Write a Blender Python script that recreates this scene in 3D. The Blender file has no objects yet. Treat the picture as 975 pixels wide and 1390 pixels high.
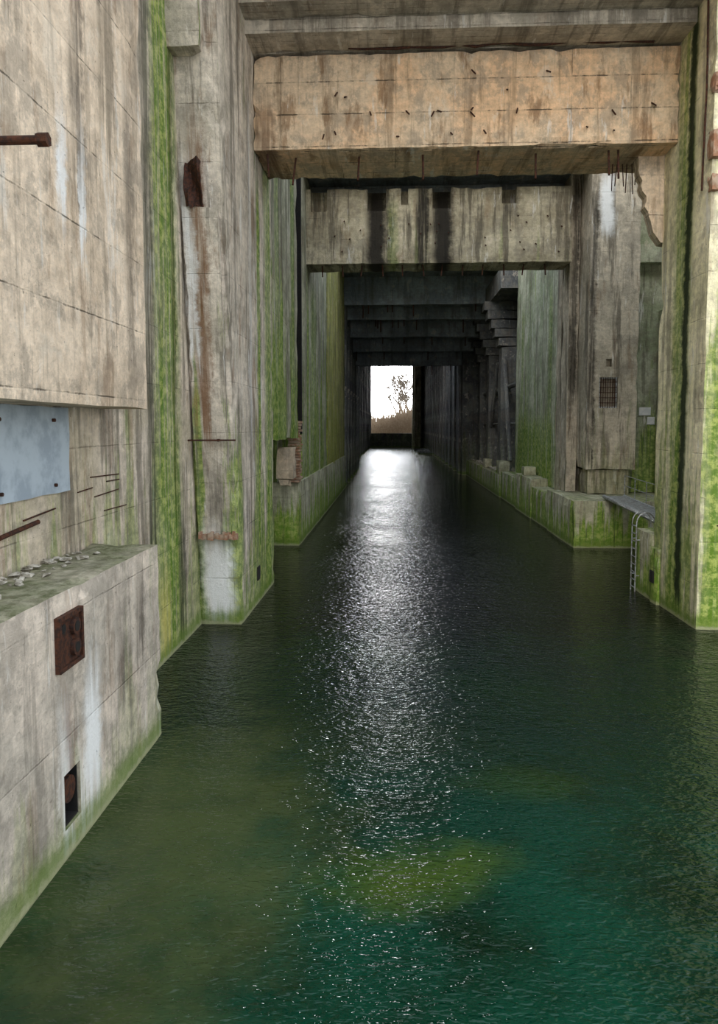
import bpy, bmesh, math, random
from mathutils import Vector, Matrix, noise as mn
random.seed(7)
S=bpy.context.scene
def C(r,g,b):
    f=lambda v:(v/255/12.92) if v/255<=.04045 else ((v/255+.055)/1.055)**2.4
    return (f(r),f(g),f(b),1)
# ------------------------------------------------------------ node helpers
class N:
    def __init__(s,name):
        s.m=bpy.data.materials.new(name); s.m.use_nodes=True
        s.t=s.m.node_tree; s.t.nodes.clear()
        s.out=s.new('ShaderNodeOutputMaterial'); s.b=s.new('ShaderNodeBsdfPrincipled')
        s.t.links.new(s.b.outputs[0],s.out.inputs[0])
    def new(s,k): return s.t.nodes.new(k)
    def put(s,sock,v):
        if isinstance(v,bpy.types.NodeSocket): s.t.links.new(v,sock)
        else: sock.default_value=v
    def m_(s,op,a,b=0.0,c=0.0,clamp=False):
        n=s.new('ShaderNodeMath'); n.operation=op; n.use_clamp=clamp
        s.put(n.inputs[0],a); s.put(n.inputs[1],b); s.put(n.inputs[2],c); return n.outputs[0]
    def ss(s,v,a,b,o0=0.0,o1=1.0):
        n=s.new('ShaderNodeMapRange'); n.interpolation_type='SMOOTHSTEP'
        s.put(n.inputs[0],v); n.inputs[1].default_value=a; n.inputs[2].default_value=b
        n.inputs[3].default_value=o0; n.inputs[4].default_value=o1; return n.outputs[0]
    def vec(s,x,y,z=0.0):
        n=s.new('ShaderNodeCombineXYZ'); s.put(n.inputs[0],x); s.put(n.inputs[1],y); s.put(n.inputs[2],z); return n.outputs[0]
    def noise(s,v,scale,det=4,rough=.55,dist=0):
        n=s.new('ShaderNodeTexNoise'); s.put(n.inputs['Vector'],v); n.inputs['Scale'].default_value=scale
        n.inputs['Detail'].default_value=det; n.inputs['Roughness'].default_value=rough; n.inputs['Distortion'].default_value=dist
        return n.outputs[0]
    def mix(s,f,a,b,bl='MIX'):
        n=s.new('ShaderNodeMix'); n.data_type='RGBA'; n.blend_type=bl; n.clamp_factor=True
        s.put(n.inputs[0],f); s.put(n.inputs[6],a); s.put(n.inputs[7],b); return n.outputs[2]
    def mixf(s,f,a,b):
        n=s.new('ShaderNodeMix'); s.put(n.inputs[0],f); s.put(n.inputs[2],a); s.put(n.inputs[3],b); return n.outputs[0]
    def pos(s):
        g=s.new('ShaderNodeNewGeometry'); p=s.new('ShaderNodeSeparateXYZ'); s.t.links.new(g.outputs['Position'],p.inputs[0])
        q=s.new('ShaderNodeSeparateXYZ'); s.t.links.new(g.outputs['True Normal'],q.inputs[0])
        return p.outputs,q.outputs,g.outputs['Position']
    def bump(s,h,st,dist):
        n=s.new('ShaderNodeBump'); n.inputs['Strength'].default_value=st; n.inputs['Distance'].default_value=dist
        s.put(n.inputs['Height'],h); s.t.links.new(n.outputs[0],s.b.inputs['Normal'])

def concrete(name,base,base2,green=.4,dark=.5,white=.2,brown=.2,du=2.4,dv=1.25,stripes=(),gcol=C(92,126,26),gtop=9.0,seed=0.0,darkcol=C(78,72,62),lw=.014,lines=.35,top=0.0):
    k=N(name); P,Q,pp=k.pos()
    sx=k.m_('GREATER_THAN',k.m_('ABSOLUTE',Q[0]),.6); sz=k.m_('GREATER_THAN',k.m_('ABSOLUTE',Q[2]),.6)
    u=k.mixf(sx,P[0],P[1]); v=k.mixf(sz,P[2],P[1]); sd=k.m_('ADD',k.m_('MULTIPLY',sx,7.3),seed)
    V=k.vec(u,v,sd)
    nA=k.noise(V,.45,7,.62); nF=k.noise(V,4,8,.74)
    sv=lambda a,b,o:k.vec(k.m_('MULTIPLY',u,a),k.m_('MULTIPLY',v,b),k.m_('ADD',sd,o))
    nB=k.noise(sv(1.9,.14,0.0),1,8,.7)
    nW=k.noise(sv(2.6,.35,5.0),1,7,.68)
    nG=k.noise(sv(1.2,.09,11.0),1,8,.7)
    nR=k.noise(sv(1.5,.35,19.0),1,7,.7)
    nT=k.noise(sv(8.0,.25,31.0),1,5,.68)
    nK=k.noise(sv(1.1,.8,43.0),1,8,.72)
    col=k.mix(k.ss(nA,.40,.60),base,base2)
    fl=lambda a,d:k.m_('FLOOR',k.m_('DIVIDE',a,d))
    wn=k.new('ShaderNodeTexWhiteNoise'); k.put(wn.inputs['Vector'],k.vec(fl(u,du),fl(v,dv),sd))
    wn2=k.new('ShaderNodeTexWhiteNoise'); k.put(wn2.inputs['Vector'],k.vec(fl(u,du),fl(v,dv/6),sd))
    tone=k.m_('ADD',k.m_('MULTIPLY',wn.outputs[0],.08),k.m_('MULTIPLY',wn2.outputs[0],.08))
    tone=k.m_('ADD',tone,k.m_('ADD',k.m_('MULTIPLY',nF,1.5),k.m_('MULTIPLY',nT,.35)))
    tone=k.m_('ADD',tone,.02)
    col=k.mix(1.0,col,k.vec(tone,tone,tone),'MULTIPLY')
    col=k.mix(k.ss(nK,.5,.58,0,.42),col,C(132,125,114))
    col=k.mix(k.ss(nK,.37,.43,.4,0),col,C(230,217,198))
    col=k.mix(k.m_('MULTIPLY',k.ss(nR,.54,.64),brown),col,C(130,94,60))
    col=k.mix(k.m_('MULTIPLY',k.ss(nB,.50,.60),dark),col,darkcol)
    col=k.mix(k.m_('MULTIPLY',k.ss(nW,.60,.65),white),col,C(236,234,228))
    hz=k.ss(P[2],0,gtop,.16,-.06)
    gm=k.ss(k.m_('ADD',nG,hz),.54,.62)
    gcv=k.mix(k.ss(nF,.42,.6),gcol,C(160,174,84))
    gcv=k.mix(k.ss(nT,.5,.66),gcv,C(58,80,20))
    col=k.mix(k.m_('MULTIPLY',gm,green),col,gcv)
    col=k.mix(k.m_('MULTIPLY',k.ss(nT,.60,.70),dark*.6),col,C(60,58,48))
    wob=k.m_('MULTIPLY',k.m_('SUBTRACT',k.noise(k.vec(0.0,v,sd),.7,5,.6),.5),.5)
    wob=k.m_('ADD',wob,k.m_('MULTIPLY',k.m_('SUBTRACT',nF,.5),.45))
    uu=k.m_('ADD',u,wob)
    for (ax,uc,hw,z0,z1,sc,st) in stripes:
        d=k.m_('ABSOLUTE',k.m_('SUBTRACT',uu,uc))
        m=k.ss(d,hw*.3,hw,1.0,0.0)
        zz=k.m_('ADD',P[2],k.m_('MULTIPLY',k.m_('SUBTRACT',nT,.5),2.0 if st>=1 else 5.0))
        m=k.m_('MULTIPLY',m,k.m_('MULTIPLY',k.ss(zz,z0-.5,z0+.5),k.ss(zz,z1-.8,z1+.8,1.0,0.0)))
        if st<1: m=k.m_('MULTIPLY',m,k.ss(nT,.36,.56,.35,1.0))
        m=k.m_('MULTIPLY',m,sx if ax=='x' else k.m_('SUBTRACT',1.0,sx))
        m=k.m_('MULTIPLY',m,min(st,.96))
        if sc[1]>sc[0]*1.4 and sc[1]>.08: sc=k.mix(k.ss(nF,.45,.6),sc,C(165,178,88))
        col=k.mix(m,col,sc)
    wv=k.m_('MULTIPLY',k.m_('SUBTRACT',nF,.5),.05)
    lv=k.ss(k.m_('PINGPONG',k.m_('ADD',v,wv),dv/2),lw*.3,lw*1.4,1.0,0.0)
    lu=k.m_('MULTIPLY',k.ss(k.m_('PINGPONG',k.m_('ADD',u,wv),du/2),lw*.3,lw*1.4,1.0,0.0),.5)
    l=k.m_('MULTIPLY',k.m_('MAXIMUM',lv,lu),k.ss(nR,.46,.58,.15,1.0))
    col=k.mix(k.m_('MULTIPLY',l,lines),col,C(66,60,50))
    pit=k.ss(k.noise(V,11,4,.7),.66,.72)
    col=k.mix(k.m_('MULTIPLY',pit,.6),col,C(70,62,52))
    if top: col=k.mix(k.m_('MULTIPLY',k.m_('MULTIPLY',k.m_('GREATER_THAN',Q[2],.6),k.ss(nK,.35,.6,.55,1.0)),top),col,k.mix(k.ss(nF,.4,.6),C(88,94,58),C(140,142,112)))
    zz=k.m_('ADD',P[2],k.m_('MULTIPLY',k.m_('SUBTRACT',nF,.5),.5))
    col=k.mix(k.ss(zz,.2,.6,.7,0.0),col,C(96,122,40))
    col=k.mix(k.ss(zz,.03,.15,.8,0.0),col,C(165,165,130))
    k.put(k.b.inputs['Base Color'],col); k.b.inputs['Roughness'].default_value=.88
    k.b.inputs['Specular IOR Level'].default_value=.25
    h=k.m_('ADD',nF,k.m_('MULTIPLY',pit,-.4))
    h=k.m_('SUBTRACT',h,k.m_('MULTIPLY',l,.4))
    k.bump(h,.7,.07)
    return k.m
def simple(name,c1,c2,sc=6,rough=.7,metal=0,bs=.3,transl=0):
    k=N(name); P,Q,pp=k.pos(); n=k.noise(pp,sc,6,.65); cc=k.mix(k.ss(n,.4,.6),c1,c2)
    k.put(k.b.inputs['Base Color'],cc); k.b.inputs['Roughness'].default_value=rough
    k.b.inputs['Metallic'].default_value=metal; k.bump(n,bs,.03)
    if transl:
        t=k.new('ShaderNodeBsdfTranslucent'); k.put(t.inputs[0],cc); mx=k.new('ShaderNodeMixShader'); mx.inputs[0].default_value=transl
        k.t.links.new(k.b.outputs[0],mx.inputs[1]); k.t.links.new(t.outputs[0],mx.inputs[2]); k.t.links.new(mx.outputs[0],k.out.inputs[0])
    return k.m

G1=C(86,124,16); GD=C(26,40,16); WH=C(242,242,240); BR=C(124,84,50); DK=C(34,31,28)
m_slab=concrete('concrete_slab_mat',C(228,208,184),C(206,186,162),green=.0,dark=.4,white=.35,brown=.35,du=4.2,dv=1.3,lines=.8,darkcol=C(120,108,92),
   stripes=[('x',11.2,.35,9.5,18,DK,.6),('x',13.3,.3,7,12.5,DK,.4),('x',10.6,.22,9.2,10.3,WH,1),('x',11.3,.2,9.0,10.2,WH,.9),('x',12.4,.5,11,20,C(110,100,84),.7),('x',9.2,.4,12,20,C(110,100,84),.6)])
m_left=concrete('wall_left_mat',C(214,200,182),C(188,176,154),green=.5,dark=.6,white=.45,brown=.4,du=3.4,dv=1.4,seed=2,
   stripes=[('x',18.3,1.4,0,22,G1,.9),('x',17.0,.5,3,19,GD,.7),('x',18.9,.25,4,20,C(60,66,30),.7),('x',19.3,.5,0,3.5,DK,.8),('x',15.6,.5,9,22,C(80,80,60),.6),('x',17.8,.6,0,2,C(225,205,120),.6)])
m_quayL=concrete('quay_left_mat',C(212,198,182),C(186,176,162),green=.25,dark=.5,white=.5,brown=.3,du=5.5,dv=1.7,seed=4,gtop=3,lines=.35,top=.95,darkcol=C(110,104,94),
   stripes=[('x',10.3,.4,.4,2.2,WH,1),('x',9.4,.3,.1,1.8,WH,.8),('x',9.95,.3,.0,.9,WH,.9),('x',11.6,.45,1.7,3.4,DK,.5),('x',12.4,.3,1.9,3.5,C(60,50,40),.7),('x',9.57,.2,1.1,1.9,C(110,60,30),.7)])
m_pilC=concrete('pillar_left_mat',C(214,202,186),C(186,176,160),green=.8,dark=.6,white=.6,brown=.5,du=1.6,dv=1.45,seed=6,gtop=9,
   stripes=[('y',-5.25,.62,.2,2.7,WH,1.0),('y',-5.35,.35,6,14,BR,.8),('y',-5.6,.25,8,13,WH,.8),('x',24.4,.4,2,14,G1,.95),('x',26.2,1.0,0,18,G1,.8),('x',23,.3,6,16,WH,.4)])
m_in=concrete('wall_inner_left_mat',C(180,178,156),C(146,146,124),green=.85,dark=.65,white=.35,brown=.25,du=2.2,dv=1.3,seed=8,gtop=18,
   stripes=[('x',29,.7,4,20,G1,.6),('x',33.5,.8,4,20,G1,.7),('x',43,1.6,0,14,G1,.6)])
m_yel=concrete('wall_yellow_mat',C(180,174,104),C(150,150,84),green=.7,dark=.6,white=.1,brown=.3,du=2.2,dv=1.3,seed=9,gtop=16,gcol=C(150,150,42))
m_inR=concrete('wall_inner_right_mat',C(184,186,162),C(148,156,126),green=.8,dark=.55,white=.6,brown=.15,du=2.2,dv=1.3,seed=10,gtop=12,
   stripes=[('x',52,9,0,6.5,C(92,130,26),.8),('x',47,.8,2,15,G1,.6),('x',57,.8,2,15,G1,.5)])
m_pilR=concrete('pillar_right_mat',C(240,232,200),C(220,214,178),green=.75,dark=.4,white=.55,brown=.25,du=1.9,dv=1.3,seed=12,gtop=11,
   stripes=[('x',23.1,1.0,0,20,G1,.75),('x',22.75,.36,.4,22,GD,1),('y',9.6,.8,0,4,G1,.85),('y',9.3,.2,4,20,G1,.7)])
m_pilD=concrete('pillar_mid_mat',C(200,188,168),C(170,160,142),green=.2,dark=.65,white=.5,brown=.35,du=1.7,dv=1.5,seed=14,
   stripes=[('y',10.9,.5,16.0,19,WH,1),('y',10.3,.25,4,18,DK,.8),('y',9.8,.25,8,20,DK,.8)])
m_beam=concrete('beam_front_mat',C(226,190,152),C(218,194,164),green=.0,dark=.45,white=.5,brown=.6,du=1.85,dv=1.0,seed=16,lw=.02,lines=.9,darkcol=C(110,88,64),
   stripes=[('y',-4.2,.5,14,16.4,C(90,62,40),.7)])
m_beam2=concrete('beam_mid_mat',C(194,184,158),C(162,152,128),green=.3,dark=.7,white=.5,brown=.3,du=2.0,dv=1.15,seed=18,gtop=20,
   stripes=[('y',-1.0,.8,14,19.5,DK,1),('y',1.5,.5,14,19.5,DK,.9),('y',2.6,.8,14,19.5,DK,1),('y',6.2,.6,17,19.5,DK,.6),('y',-.1,.4,14,18,G1,.4)])
m_ceil=concrete('ceiling_mat',C(200,190,174),C(160,152,138),green=.05,dark=.5,white=.45,brown=.2,du=6,dv=.3,seed=20,lines=.6)
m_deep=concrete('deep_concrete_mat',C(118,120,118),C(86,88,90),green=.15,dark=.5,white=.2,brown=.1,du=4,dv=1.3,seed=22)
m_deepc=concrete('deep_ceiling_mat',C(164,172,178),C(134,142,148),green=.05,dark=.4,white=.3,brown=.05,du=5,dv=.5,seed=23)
m_quayR=concrete('quay_right_mat',C(200,198,172),C(168,166,138),green=.9,dark=.45,white=.55,brown=.2,du=2.2,dv=1.2,seed=24,gtop=4,gcol=C(106,146,26),top=.6)
m_rust=simple('rust_mat',C(84,48,30),C(50,32,26),14,.8,.3,.6)
m_steel=simple('grey_steel_mat',C(170,175,178),C(130,128,124),9,.5,.5)
m_blue=simple('blue_paint_mat',C(176,188,198),C(150,162,174),1.6,.55,0,.2)
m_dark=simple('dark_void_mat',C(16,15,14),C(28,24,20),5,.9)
m_flake=simple('flake_mat',C(200,194,182),C(130,124,110),6,.9)
m_brick=simple('brick_mat',C(150,110,84),C(170,150,130),4,.9,0,.7)
m_sign=simple('sign_mat',C(235,235,235),C(215,218,220),3,.5)
m_reed=simple('reed_mat',C(186,168,146),C(158,136,112),2,.9,transl=.2)
m_twig=simple('twig_mat',C(110,102,92),C(130,120,108),2,.9)
m_bank=simple('bank_mat',C(160,140,110),C(130,122,90),1,.95)

# ------------------------------------------------------------ mesh helpers
def link(me,name,mats,parent=None,smooth=False):
    ob=bpy.data.objects.new(name,me); S.collection.objects.link(ob)
    for m in (mats if isinstance(mats,(list,tuple)) else [mats]): me.materials.append(m)
    if smooth:
        for p in me.polygons: p.use_smooth=True
    if parent: ob.parent=parent
    return ob
def empty(name,loc=(0,0,0)):
    e=bpy.data.objects.new(name,None); S.collection.objects.link(e); return e
def add_box(bm,b,step=.8,rag=.05,mi=0):
    x0,x1,y0,y1,z0,z1=b
    lo=(x0,y0,z0); hi=(x1,y1,z1)
    n=[max(1,min(60,round((hi[i]-lo[i])/step))) for i in range(3)]
    cache={}
    def vt(i,j,k):
        key=(i,j,k)
        if key in cache: return cache[key]
        co=[lo[a]+(hi[a]-lo[a])*key[a]/n[a] for a in range(3)]
        onb=[key[a] in (0,n[a]) for a in range(3)]
        if sum(onb)>=2 and rag>0:
            r=(mn.noise(Vector(co)*2.3)*.5+.5)**2*rag*1.2+(random.random()**6)*rag*1.8
            ctr=[(lo[a]+hi[a])/2 for a in range(3)]
            for a in range(3):
                if onb[a]: co[a]+= r if co[a]<ctr[a] else -r
        elif rag>0:
            d=mn.noise(Vector(co)*.45)*rag*.3
            for a in range(3):
                if onb[a]: co[a]+=d
        cache[key]=bm.verts.new(co); return cache[key]
    for a in range(3):
        b_,c_=(a+1)%3,(a+2)%3
        for side in (0,n[a]):
            for i in range(n[b_]):
                for j in range(n[c_]):
                    q=[]
                    for (p,r) in ((i,j),(i+1,j),(i+1,j+1),(i,j+1)):
                        key=[0,0,0]; key[a]=side; key[b_]=p; key[c_]=r; q.append(vt(*key))
                    if side==0: q.reverse()
                    f=bm.faces.new(q); f.material_index=mi
def boxes(name,lst,mat,step=.8,rag=.05,parent=None,warp=None):
    bm=bmesh.new()
    for b in lst: add_box(bm,b,step,rag)
    if warp:
        for v in bm.verts: v.co=warp(v.co)
    me=bpy.data.meshes.new(name); bm.to_mesh(me); bm.free()
    return link(me,name,mat,parent)
def add_cyl(bm,p,q,r,seg=8,r2=None):
    p=Vector(p);q=Vector(q); d=q-p
    M=Matrix.Translation((p+q)/2)@d.to_track_quat('Z','Y').to_matrix().to_4x4()
    bmesh.ops.create_cone(bm,cap_ends=True,segments=seg,radius1=r,radius2=r if r2 is None else r2,depth=d.length,matrix=M)
def rods(name,lst,mat,r=.03,parent=None,seg=8):
    bm=bmesh.new()
    for s in lst:
        rr=s[2] if len(s)>2 else r
        add_cyl(bm,s[0],s[1],rr,seg)
    me=bpy.data.meshes.new(name); bm.to_mesh(me); bm.free(); return link(me,name,mat,parent,False)
def cut(ob,bxs):
    cs=[]
    for b in bxs:
        c=boxes('cut_tmp',[b],m_dark,5,0); md=ob.modifiers.new('b','BOOLEAN'); md.object=c; md.operation='DIFFERENCE'; md.solver='EXACT'; cs.append(c)
    dg=bpy.context.evaluated_depsgraph_get(); me=bpy.data.meshes.new_from_object(ob.evaluated_get(dg))
    ob.modifiers.clear(); ob.data=me
    for c in cs: bpy.data.objects.remove(c,do_unlink=True)

# ------------------------------------------------------------ LEFT SIDE
wl=boxes('wall_left',[(-8,-5.82,-8,21.2,-1,24)],m_left,.9,.03)
boxes('wall_left_upper_slab',[(-5.82,-4.9,-8,14.1,6.33,24)],m_slab,.6,.03)
q=boxes('concrete_quay',[(-5.82,-4.52,-8,13.45,-1,3.75)],m_quayL,.25,.035)
cut(q,[(-5.1,-4.3,9.32,9.82,.42,1.2)])
def batter(c):
    if c.y<22.5: c.y-=2.1*max(0,c.z)/17
    return c
pc=boxes('concrete_pillar',[(-6.1,-4.6,21.2,27.2,-1,24),(-6.05,-4.95,20.65,21.2,15.6,24),(-5.75,-4.75,21.0,21.2,2.75,11.9)],m_pilC,.4,.05,warp=batter)
boxes('pillar_wall_socket',[(-4.62,-4.57,23.7,24.1,.8,1.25)],m_dark,.5,.0)
boxes('wall_left_bay',[(-8,-6.1,21.2,40,-1,21),(-6.1,-4.72,27.2,35.2,5.4,21)],m_in,.8,.05)
boxes('wall_left_inner',[(-8,-4.85,37.8,51.8,3.0,21),(-8,-5.4,69.3,70.2,3.0,21)],m_in,.9,.05)
# dark boxes stand in for shade in the slot between the wall sections
boxes('slot_shade_strip',[(-6.05,-4.84,37.4,37.78,5.6,19.5),(-6.05,-4.80,37.2,37.4,5.6,19.5)],m_dark,1.2,.01)
boxes('wall_left_pilaster',[(-8,-4.8,51.8,69.3,3.0,21)],m_yel,.9,.05)
boxes('concrete_quay.001',[(-6.1,-4.75,35.6,70.2,-1,3.2)],m_quayR,.7,.06)
L=[(-8,-5.0,70.2,100,-1,24),(-10,-6.9,100,203,-1,24)]
for i in range(6): L.append((-5.0,-4.72,71+i*5,72.6+i*5,-1,20))
for i in range(13): L.append((-6.9,-6.5,101+i*7.5,103.2+i*7.5,-1,22))
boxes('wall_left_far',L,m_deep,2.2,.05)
# right
boxes('concrete_pillar.001',[(8.9,15,21.3,25,-1,24)],m_pilR,.5,.05)
boxes('brick_remnants',[(8.86,9.15,21.15,21.5,12.6,13.1),(8.84,9.2,21.1,21.5,13.5,14.3),(8.86,9.2,21.15,21.5,15.3,15.9)],m_brick,.15,.05)
qr=boxes('concrete_quay.002',[(8.85,15,25,26.7,-1,2.3),(8.78,9.6,24.2,25,-1,1.9)],m_quayR,.3,.05)
boxes('quay_wall_socket',[(8.74,8.8,24.45,24.75,.7,1.1)],m_dark,.5,0)
boxes('concrete_quay.003',[(8.83,17,35.6,42,-1,2.35),(8.9,10,42,47,-1,2.1),(8.83,10,47,53,-1,2.6),(8.95,10,53,61,-1,2.2),(8.83,27,61,90,-1,1.9),(8.95,9.8,50,51.2,2.6,3.2),(9.0,9.9,62,64,1.9,3.0),(8.9,9.6,71,72.5,1.9,2.8)],m_quayR,.4,.06)
pd=boxes('concrete_pillar.002',[(10.1,12.7,38.5,42,3.7,21),(10.3,12.5,38.8,42,2.35,3.7)],m_pilD,.5,.05)
cut(pd,[(10.72,11.68,38,38.9,6.95,8.55),(11.05,11.35,38,38.8,9.1,9.5)])
boxes('wall_right_bay',[(12.7,17,40,42,2.35,21),(17,18.5,25,42,-1,21),(12.7,17,39.3,40,14.6,15.6),(14.2,17,38.6,40,2.35,12.2)],m_inR,.8,.05)
boxes('wall_right_inner',[(9.95,12.5,42,60,2.1,21)],m_inR,.8,.05)
boxes('wall_right_pilaster',[(9.5,10.1,40.4,42,2.35,21),(9.72,9.95,43,44.2,2.1,21)],m_pilD,.8,.05)
L=[(12.5,27,59,60,-1,21),(27,28,59,90,-1,21),(8.25,28,88.5,90,-1,21),(8.25,10.5,90,203,-1,24),(7.95,8.25,90,92,-1,24)]
for i in range(14): L.append((7.95,8.25,97+i*7.5,99+i*7.5,-1,22))
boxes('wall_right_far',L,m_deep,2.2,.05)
bm=bmesh.new()
for y in (66,74.5,82):
    add_box(bm,(9.6,11.2,y,y+1.8,1.9,13.2),1.2,.06)
    for i in range(5): add_box(bm,(9.6-.32*i-.3,11.2+.4*i,y,y+1.8,13.2+i*.8,14.0+i*.8),1.2,.06)
add_box(bm,(8.6,12.5,60,88.5,17.2,19),2,.05)
me=bpy.data.meshes.new('c'); bm.to_mesh(me); bm.free(); link(me,'corbel_columns',m_deep)
rods('brace_struts',[((9.9,62,3),(9.9,66,12),.2),((9.9,70,12),(9.9,74.5,6),.2),((10.2,60,9.5),(10.2,88,9.5),.22),((10.2,60,6.2),(10.2,88,6.2),.12)],m_deep)

# ------------------------------------------------------------ BEAMS / CEILING
beam=boxes('concrete_beam',[(-4.6,8.9,23.8,26.6,14.9,17.85)],m_beam,.25,.045)
b2=boxes('concrete_beam.001',[(-4.95,9.5,39.8,42,14.8,18.8)],m_beam2,.35,.05)
cut(b2,[(-1.5,-.5,39,40.6,17.6,19.2),(.3,.7,39,40.4,17.9,19.2),(2.0,3.0,39,40.6,17.7,19.2),(5.7,6.5,39,40.4,17.9,19.2),(-4.6,-3.7,39,40.4,17.6,19.2)])
L=[(-6,9.0,22.6,23.8,17.9,24),(-6,15,21.7,22.6,18.3,24),(-6,15,20.8,21.7,18.75,24),(-6,15,19.6,20.8,18.95,24),(-6,15,17.5,19.6,19.2,24),
   (-6,15,23.8,27.6,17.9,24),(15,18.5,17.5,27.6,17.9,24)]
boxes('ceiling',L,m_ceil,.6,.04)
L=[(-8,18.5,38,43.5,19.6,24),(-5.5,9.6,42.0,42.9,16.5,20.5),(9.9,18.5,42.5,57,19.6,24),(9.9,28,57,61,20.2,24),(-8,28,61,70,20.2,24),(-8,28,70,90.5,20.9,24),(-8,10,90.5,97,24,25),(-10,10,110,203,24,25)]  # gaps between slabs added out of view to let sky light inside
steps=[(70,17.6,19.3),(73.5,16.7,18.4),(78,15.5,17.3),(84,14.6,16.4),(90,13.5,15.6)]
for y,z0,z1 in steps: L.append((-5.0,9.9 if y<88 else 8.3,y,y+1.6,z0,24))
for y,z0,z1 in steps[:-1]:
    L.append((-5.0,9.9,y+1.6,y+2.4,z0+.5,24))
L.append((-5.0,8.3,91.6,94,14.3,24))
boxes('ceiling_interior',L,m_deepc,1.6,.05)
bm=bmesh.new(); nz=22
rows=[]
for i in range(nz+1):
    t=i/nz; z=15.8-3.7*t; w=(1-t)**.6*1.0+.05; w+=mn.noise(Vector((0,0,z*3.5)))*.3*(1-t)+random.uniform(-.05,.05)
    w=max(w,.05)
    rows.append([bm.verts.new((8.88-w,24.9,z)),bm.verts.new((9.3,24.98,z)),bm.verts.new((9.3,25.7,z)),bm.verts.new((8.9-w,25.4,z))])
for i in range(nz):
    for a in range(4):
        bm.faces.new([rows[i][a],rows[i][(a+1)%4],rows[i+1][(a+1)%4],rows[i+1][a]])
bm.faces.new(rows[0]); bm.faces.new(rows[-1][::-1])
bmesh.ops.recalc_face_normals(bm,faces=bm.faces)
me=bpy.data.meshes.new('f'); bm.to_mesh(me); bm.free(); link(me,'hanging_concrete_fragment',m_slab)
boxes('wall_back',[(-10,-6.6,203,206,-1,26),(-6.6,5.2,203,206,-1,4.0),(5.2,12,203,206,-1,26),(-6.6,5.2,203,206,23,26)],m_deep,2.5,.05)
boxes('end_pier',[(5.3,7.2,196,203,-1,24),(4.9,5.3,198,203,-1,24)],m_beam2,2,.05)

# ------------------------------------------------------------ rebar
L=[]
for x in (-4.2,-3.3,-1.2,.9,2.7,4.6,6.9,7.2):
    L.append(((x,24.1+random.random()*.5,15.0),(x+random.uniform(-.08,.08),24.1,13.9+random.random()*.3),.035))
for i in range(9):
    x=7.4+i*.16; L.append(((x,25.6,15),(x+random.uniform(-.1,.1),25.6,14.5-random.random()*.6),.018))
for i in range(22):
    x=random.uniform(-4.2,8.6); z=random.choice([15.4,16.1,16.6,17.2])+random.uniform(-.12,.12)
    dx=random.uniform(-.12,.12); L.append(((x,23.85,z),(x+dx,23.55,z-random.uniform(.1,.3)),.025))
for x in [-4+i*1.1 for i in range(12)]:
    L.append(((x,40.2,14.9),(x+random.uniform(-.1,.1),40.2,14.2),.04))
for i in range(26):
    x=random.uniform(-4,9); z=random.uniform(15.2,17.4); L.append(((x,39.85,z),(x,39.6,z-.1),.035))
rods('rebar_stubs',L,m_rust)
L=[]
for i in range(26):
    y=random.choice([steps[j][0] for j in range(5)]); z=[s for s in steps if s[0]==y][0][1]; x=random.uniform(-4.5,7.8)
    L.append(((x,y+.3,z+.1),(x,y+.3,z-random.uniform(.5,1.3)),.06))
rods('hanging_steel_bars',L,m_rust)
pts=[(-1.5+i*.5,23.62,17.92+random.uniform(-.05,.06)) for i in range(20)]
rods('beam_conduit',[(pts[i],pts[i+1],.045) for i in range(19)],m_rust)

# ------------------------------------------------------------ details left
p=empty('rusty_pipe')
rods('shaft',[((-5.0,8.07,9.18),(-3.95,8.07,9.18),.05),((-5.0,8.07,9.18),(-4.86,8.07,9.18),.12)],m_rust,parent=p,seg=14)
rods('end_nut',[((-3.98,8.07,9.18),(-3.86,8.07,9.18),.08)],m_rust,parent=p,seg=6)
p=empty('blue_steel_plate'); boxes('sheet',[(-5.82,-5.76,4,12.5,4.85,6.33)],m_blue,.5,.01,p)
rods('bolts',[((-5.77,y,z),(-5.72,y,z),.03) for y in (10.2,11.9) for z in (5.0,6.1)],m_rust,parent=p)
p=empty('mooring_plate')
boxes('plate',[(-4.53,-4.48,9.18,9.92,2.68,3.44)],m_rust,.8,0,p)
boxes('rim',[(-4.48,-4.44,9.18,9.24,2.68,3.44),(-4.48,-4.44,9.86,9.92,2.68,3.44),(-4.48,-4.44,9.24,9.86,3.38,3.44),(-4.48,-4.44,9.24,9.86,2.68,2.74)],m_rust,.8,0,p)
bm=bmesh.new()
for z in (3.22,2.92):
    add_cyl(bm,(-4.5,9.66,z),(-4.42,9.66,z),.12,20)
me=bpy.data.meshes.new('m'); bm.to_mesh(me); bm.free(); link(me,'rollers',m_rust,p)
bm=bmesh.new()
for z in (3.22,2.92): add_cyl(bm,(-4.42,9.66,z),(-4.415,9.66,z),.075,16)
add_cyl(bm,(-4.48,9.36,3.25),(-4.47,9.36,3.25),.07,12)
me=bpy.data.meshes.new('m'); bm.to_mesh(me); bm.free(); link(me,'holes',m_dark,p)
p=empty('rusty_niche_fitting')
bm=bmesh.new(); add_cyl(bm,(-5.0,9.57,.9),(-4.6,9.57,.9),.14,16); add_cyl(bm,(-4.62,9.57,.9),(-4.56,9.57,.9),.19,16); add_cyl(bm,(-4.75,9.57,.42),(-4.75,9.57,.85),.07,12)
me=bpy.data.meshes.new('m'); bm.to_mesh(me); bm.free(); link(me,'valve',m_rust,p)
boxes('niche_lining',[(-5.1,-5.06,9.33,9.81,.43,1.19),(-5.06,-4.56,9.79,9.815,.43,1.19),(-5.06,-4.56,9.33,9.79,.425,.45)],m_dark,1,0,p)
bm=bmesh.new(); 
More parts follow.
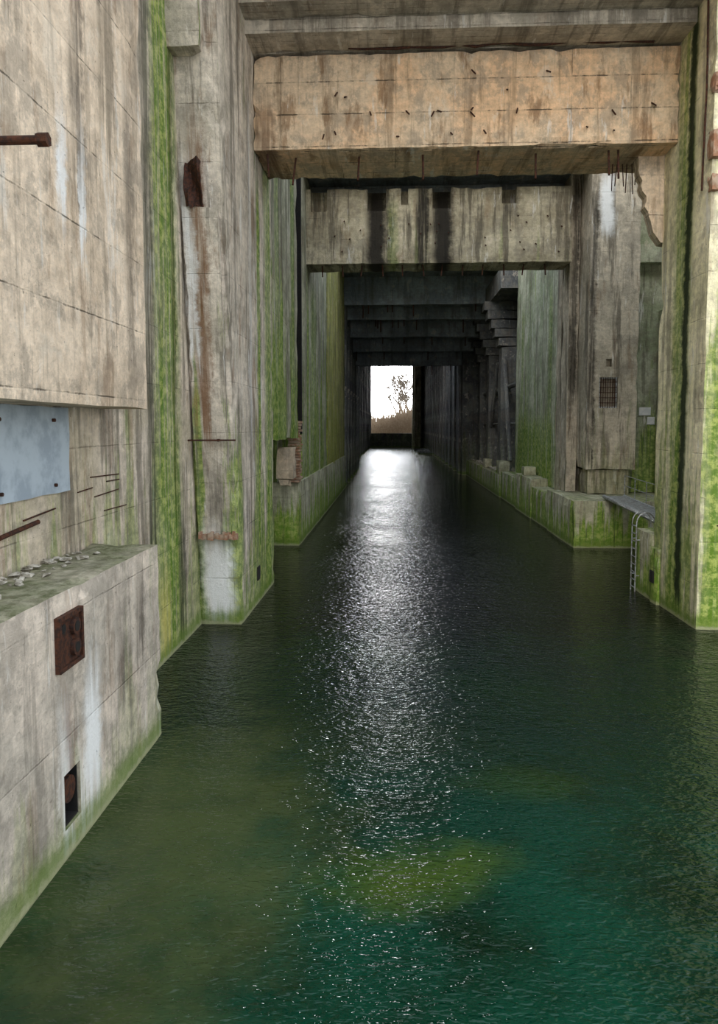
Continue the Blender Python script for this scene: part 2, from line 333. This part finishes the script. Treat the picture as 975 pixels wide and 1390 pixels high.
g=[[bm.verts.new((-5.62+.09*i+random.uniform(-.015,.015),19.45-.10*math.sin(i*1.1+j*.5)+random.uniform(-.02,.02)-.125*(j-4)*.13,11.85+.15*j+(random.uniform(-.08,.08) if j in(0,8) else 0))) for j in range(9)] for i in range(6)]
for i in range(5):
    for j in range(8): bm.faces.new([g[i][j],g[i+1][j],g[i+1][j+1],g[i][j+1]])
me=bpy.data.meshes.new('m'); bm.to_mesh(me); bm.free(); o=link(me,'bent_rusty_plate',m_rust); md=o.modifiers.new('s','SOLIDIFY'); md.thickness=.03
rods('wall_bracket_rod',[((-5.9,20.0,5.6),(-4.5,20.2,5.6),.025),((-5.0,20.15,5.6),(-5.0,20.7,5.6),.04)],m_rust)
bm=bmesh.new()
for i in range(16):
    x=-5.7+i*.07; add_box(bm,(x,x+.09,20.57-random.random()*.1,20.7,2.66+random.random()*.05,2.82+random.random()*.12),.2,.01)
me=bpy.data.meshes.new('m'); bm.to_mesh(me); bm.free(); link(me,'broken_concrete_lip',m_brick)
boxes('concrete_bracket',[(-5.6,-4.75,33.6,34.6,3.5,5.0),(-5.5,-4.95,33.7,34.6,3.1,3.5)],m_slab,.4,.06)
bm=bmesh.new()
for j in range(22):
    for i in range(3):
        y=35.3+i*.34+(.17 if j%2 else 0); w=random.uniform(-.05,.08)
        if random.random()<.12: continue
        add_box(bm,(-5.3,-4.72+w,y,y+.31,3.2+j*.14,3.2+j*.14+.12),.3,.012)
me=bpy.data.meshes.new('m'); bm.to_mesh(me); bm.free(); link(me,'broken_brick_pier',m_brick)
L=[]
for i in range(5):
    z=4.2+random.random()*1.6; y=12.8+random.random()*1.5
    L.append(((-5.81,y,z),(-5.80,y+random.uniform(.6,1.6),z+random.uniform(-.05,.05)),.012))
L+=[((-5.8,10.2,4.35),(-5.77,11.3,4.45),.04),((-5.8,10.9,4.52),(-5.77,11.9,4.6),.015)]
rods('exposed_wall_rebar',L,m_rust)
def rubble(name,n,xr,yr,z,s,mat):
    bm=bmesh.new()
    for i in range(n):
        x=random.uniform(*xr); y=random.uniform(*yr); sc=s*random.uniform(.4,1.3)
        M=Matrix.Translation((x,y,z+sc*.12))@Matrix.Rotation(random.uniform(0,6.3),4,'Z')@Matrix.Rotation(random.uniform(-.3,.3),4,'X')@Matrix.Diagonal((sc,sc*random.uniform(.4,.9),sc*.28,1))
        r=bmesh.ops.create_icosphere(bm,subdivisions=1,radius=.6,matrix=M)
        for v in r['verts']: v.co+=Vector([random.uniform(-.12,.12)*sc for _ in range(3)])
    me=bpy.data.meshes.new(name); bm.to_mesh(me); bm.free(); return link(me,name,mat)
rubble('concrete_flakes',60,(-5.75,-5.2),(7.5,12.3),3.76,.16,m_flake)
rubble('rubble_pile',60,(5.6,7.6),(150,172),0,2.0,m_deepc)
rubble('rubble_pile.001',40,(9.2,9.5),(65,86),2.0,.5,m_flake)

# ------------------------------------------------------------ details right
p=empty('barred_window')
fx0,fx1,fz0,fz1,fy=10.72,11.68,6.95,8.55,38.6
boxes('frame',[(fx0,fx0+.07,fy,fy+.1,fz0,fz1),(fx1-.07,fx1,fy,fy+.1,fz0,fz1),(fx0+.07,fx1-.07,fy,fy+.1,fz0,fz0+.07),(fx0+.07,fx1-.07,fy,fy+.1,fz1-.07,fz1)],m_steel,1,0,p)
rods('bars',[((fx0+.12+i*.12,fy,fz0),(fx0+.12+i*.12,fy,fz1),.018) for i in range(7)]+[((fx0,fy,fz0+.27*(i+1)),(fx1,fy,fz0+.27*(i+1)),.018) for i in range(5)],m_rust,parent=p)
for (x,z,w,h) in ((13.3,6.6,.62,.42),(13.75,6.1,.4,.4)):
    p=empty('wall_sign'); y=38.6 if x>14.2 else 40
    boxes('panel',[(x,x+w,y-.05,y,z,z+h)],m_sign,1,0,p)
    boxes('border',[(x-.03,x+w+.03,y-.03,y,z-.03,z)],m_steel,1,0,p)
p=empty('gangway')
a=Vector((10.3,26.6,2.42)); b=Vector((10.95,36.2,2.5)); side=Vector((.5,0,0))
bm=bmesh.new(); n=40
for i in range(n):
    t=i/n; c=a.lerp(b,t); add_box(bm,(c.x-.45,c.x+.45,c.y,c.y+.2,c.z,c.z+.04),1,0)
me=bpy.data.meshes.new('m'); bm.to_mesh(me); bm.free(); link(me,'deck_planks',m_steel,p)
rods('side_beams',[(a-side,b-side,.1),(a+side,b+side,.1)],m_steel,parent=p)
L=[]
for sgn in (1,):
    for i in range(6):
        c=a.lerp(b,i/5)+side*sgn; L.append((c,c+Vector((0,0,1.05)),.025))
    for h in (.55,1.05): L.append((a+side*sgn+Vector((0,0,h)),b+side*sgn+Vector((0,0,h)),.018))
rods('handrail',L,m_steel,parent=p)
p=empty('metal_ladder')
L=[((8.72,26.12,-.6),(8.72,26.12,2.5),.025),((8.72,26.58,-.6),(8.72,26.58,2.5),.025)]
for yy in (26.12,26.58):
    pr=Vector((8.72,yy,2.5))
    for i in range(1,9):
        an=math.pi*i/8; c=Vector((9.05-.33*math.cos(an),yy,2.5+.4*math.sin(an))); L.append((pr,c,.025)); pr=c
    L.append((pr,Vector((9.38,yy,2.28)),.025))
rods('rails',L,m_steel,parent=p)
rods('rungs',[((8.72,26.12,-.4+.28*i),(8.72,26.58,-.4+.28*i),.018) for i in range(11)],m_steel,parent=p)
rods('standoffs',[((8.72,y,z),(8.88,y,z),.02) for y in (26.12,26.58) for z in (.6,1.9)],m_steel,parent=p)
rods('wall_cable',[((8.86,21.75+.05*math.sin(i),20-i*.9),(8.86,21.75+.05*math.sin(i+1),19.1-i*.9),.03) for i in range(8)],m_rust)
rods('pillar_rebar',[((9.2+random.uniform(0,.9),21.28,z),(10.6,21.22,z+.03),.02) for z in (16.2,15.6,15,14.4,3.1,2.7,2.3,1.9)],m_rust)

# ------------------------------------------------------------ outside
boxes('reed_bank',[(-40,40,206,290,-1,3.4)],m_bank,4,.4)
bm=bmesh.new()
for i in range(3000):
    x=random.uniform(-9,9); y=random.uniform(209,240); h=random.uniform(2.5,8)+(max(0,(x+4))*.35)
    lean=random.uniform(-.5,.5); w=.05
    v=[bm.verts.new(c) for c in ((x-w,y,3.2),(x+w,y,3.2),(x+lean*.5+w*.8,y,3.2+h*.6),(x+lean*1.2,y,3.2+h),(x+lean*.5-w*.8,y,3.2+h*.6))]
    bm.faces.new(v)
me=bpy.data.meshes.new('r'); bm.to_mesh(me); bm.free(); link(me,'reed_bed',m_reed)
def tree(x,y,h):
    bm=bmesh.new()
    def br(p,d,l,r,k):
        q_=p+d*l; add_cyl(bm,p,q_,r,5,r*.7)
        if k==0: return
        for _ in range(3):
            nd=(d+Vector((random.uniform(-.7,.7),random.uniform(-.7,.7),random.uniform(0,.5)))).normalized(); br(q_,nd,l*.72,r*.7,k-1)
    br(Vector((x,y,3.2)),Vector((0,0,1)),h*.32,.4,5)
    me=bpy.data.meshes.new('t'); bm.to_mesh(me); bm.free(); link(me,'bare_tree',m_twig)
for x,y,h in ((3.0,244,19),(5.0,243,22),(1.0,250,15)): tree(x,y,h)

# ------------------------------------------------------------ WATER
k=N('water_mat'); P,Q,pp=k.pos(); x,y=P[0],P[1]
n1=k.noise(pp,.35,5,.6); n2=k.noise(pp,.8,6,.65)
def blob(cx,cy,rx,ry,tilt=0.0):
    X=k.m_('SUBTRACT',x,cx); Y=k.m_('SUBTRACT',y,cy)
    Y=k.m_('SUBTRACT',Y,k.m_('MULTIPLY',X,tilt))
    dx=k.m_('DIVIDE',X,rx); dy=k.m_('DIVIDE',Y,ry)
    d=k.m_('ADD',k.m_('MULTIPLY',dx,dx),k.m_('MULTIPLY',dy,dy)); d=k.m_('ADD',d,k.m_('MULTIPLY',k.m_('SUBTRACT',n2,.5),5.0))
    return k.ss(d,-.5,2.6,1.0,0.0)
dimmed=k.mix(k.ss(y,8,15),C(4,56,40),C(3,30,22))
dimmed=k.mix(k.ss(y,13,24),dimmed,C(3,9,10))  # water colour darkened inward to stand in for weaker light there
col=k.mix(k.ss(n1,.4,.65),dimmed,C(4,32,16))
col=k.mix(k.ss(y,18,24),col,C(3,8,9))  # more of the missing light put into the far water colour
col=k.mix(k.m_('MULTIPLY',blob(-3.1,10.0,1.7,3.4),.8),col,C(68,78,44))
col=k.mix(k.m_('MULTIPLY',blob(.2,9.2,1.05,.65,.35),.62),col,C(70,88,18))
col=k.mix(k.m_('MULTIPLY',blob(2.2,11.8,.9,.5),.35),col,C(44,64,14))
col=k.mix(k.m_('MULTIPLY',blob(-1.0,13.5,2.5,1.6),.35),col,C(32,44,24))
k.put(k.b.inputs['Base Color'],col); k.b.inputs['Roughness'].default_value=.02; k.b.inputs['IOR'].default_value=1.33
def mp(r,sy):
    m=k.new('ShaderNodeMapping'); k.put(m.inputs[0],pp); m.inputs['Rotation'].default_value=(0,0,r); m.inputs['Scale'].default_value=(1,sy,1); return m.outputs[0]
w1=k.noise(mp(.3,1.8),2.0,2,.5,.5)
w2=k.noise(mp(-.45,2.0),6.0,1,.5,.6)
w3=k.noise(mp(.1,2.2),11.0,1,.5,.4)
patch=k.ss(k.noise(pp,.22,3,.5),.35,.6,.8,1.1)
h=k.m_('ADD',k.m_('MULTIPLY',w1,.28),k.m_('MULTIPLY',w2,.20))
h=k.m_('ADD',h,k.m_('MULTIPLY',w3,.08))
h=k.m_('MULTIPLY',h,patch)
k.bump(h,1.0,.16)
bm=bmesh.new()
for f in [(-12,-30,40,203.5)]:
    v=[bm.verts.new(c) for c in ((f[0],f[1],0),(f[2],f[1],0),(f[2],f[3],0),(f[0],f[3],0))]; bm.faces.new(v)
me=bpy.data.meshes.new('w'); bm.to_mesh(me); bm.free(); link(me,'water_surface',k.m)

# ------------------------------------------------------------ LIGHT
w=bpy.data.worlds.new('sky'); S.world=w; w.use_nodes=True; nt=w.node_tree; bg=nt.nodes['Background']
tc=nt.nodes.new('ShaderNodeTexCoord'); sp=nt.nodes.new('ShaderNodeSeparateXYZ'); nt.links.new(tc.outputs['Generated'],sp.inputs[0])
rp=nt.nodes.new('ShaderNodeValToRGB'); nt.links.new(sp.outputs[2],rp.inputs[0])
rp.color_ramp.elements[0].position=0; rp.color_ramp.elements[0].color=(1,1,.99,1)
rp.color_ramp.elements[1].position=.7; rp.color_ramp.elements[1].color=(.78,.88,1,1)
nt.links.new(rp.outputs[0],bg.inputs[0])
dt=nt.nodes.new('ShaderNodeVectorMath'); dt.operation='DOT_PRODUCT'; nt.links.new(tc.outputs['Generated'],dt.inputs[0]); dt.inputs[1].default_value=Vector((0,1,.06)).normalized()
mr=nt.nodes.new('ShaderNodeMapRange'); mr.interpolation_type='SMOOTHSTEP'; nt.links.new(dt.outputs['Value'],mr.inputs[0])
mr.inputs[1].default_value=.93; mr.inputs[2].default_value=.995; mr.inputs[3].default_value=2.0; mr.inputs[4].default_value=24
nt.links.new(mr.outputs[0],bg.inputs[1])
sd=bpy.data.lights.new('sun','SUN'); sd.energy=1.6; sd.angle=math.radians(40); sd.color=(1,.92,.82)
so=bpy.data.objects.new('sun',sd); S.collection.objects.link(so); so.rotation_euler=Vector((.2,.8,-.5)).to_track_quat('-Z','Y').to_euler()

# ------------------------------------------------------------ CAMERA
cd=bpy.data.cameras.new('camera'); co=bpy.data.objects.new('camera',cd); S.collection.objects.link(co); S.camera=co
cd.sensor_fit='VERTICAL'; cd.sensor_height=36; cd.lens=975/1390*36; cd.shift_y=-45/1390; cd.clip_end=2000
co.location=(0,0,6); co.rotation_euler=(math.radians(90-4.2),0,math.radians(2.82))
S.view_settings.view_transform='Standard'; S.view_settings.look='None'; S.view_settings.exposure=0
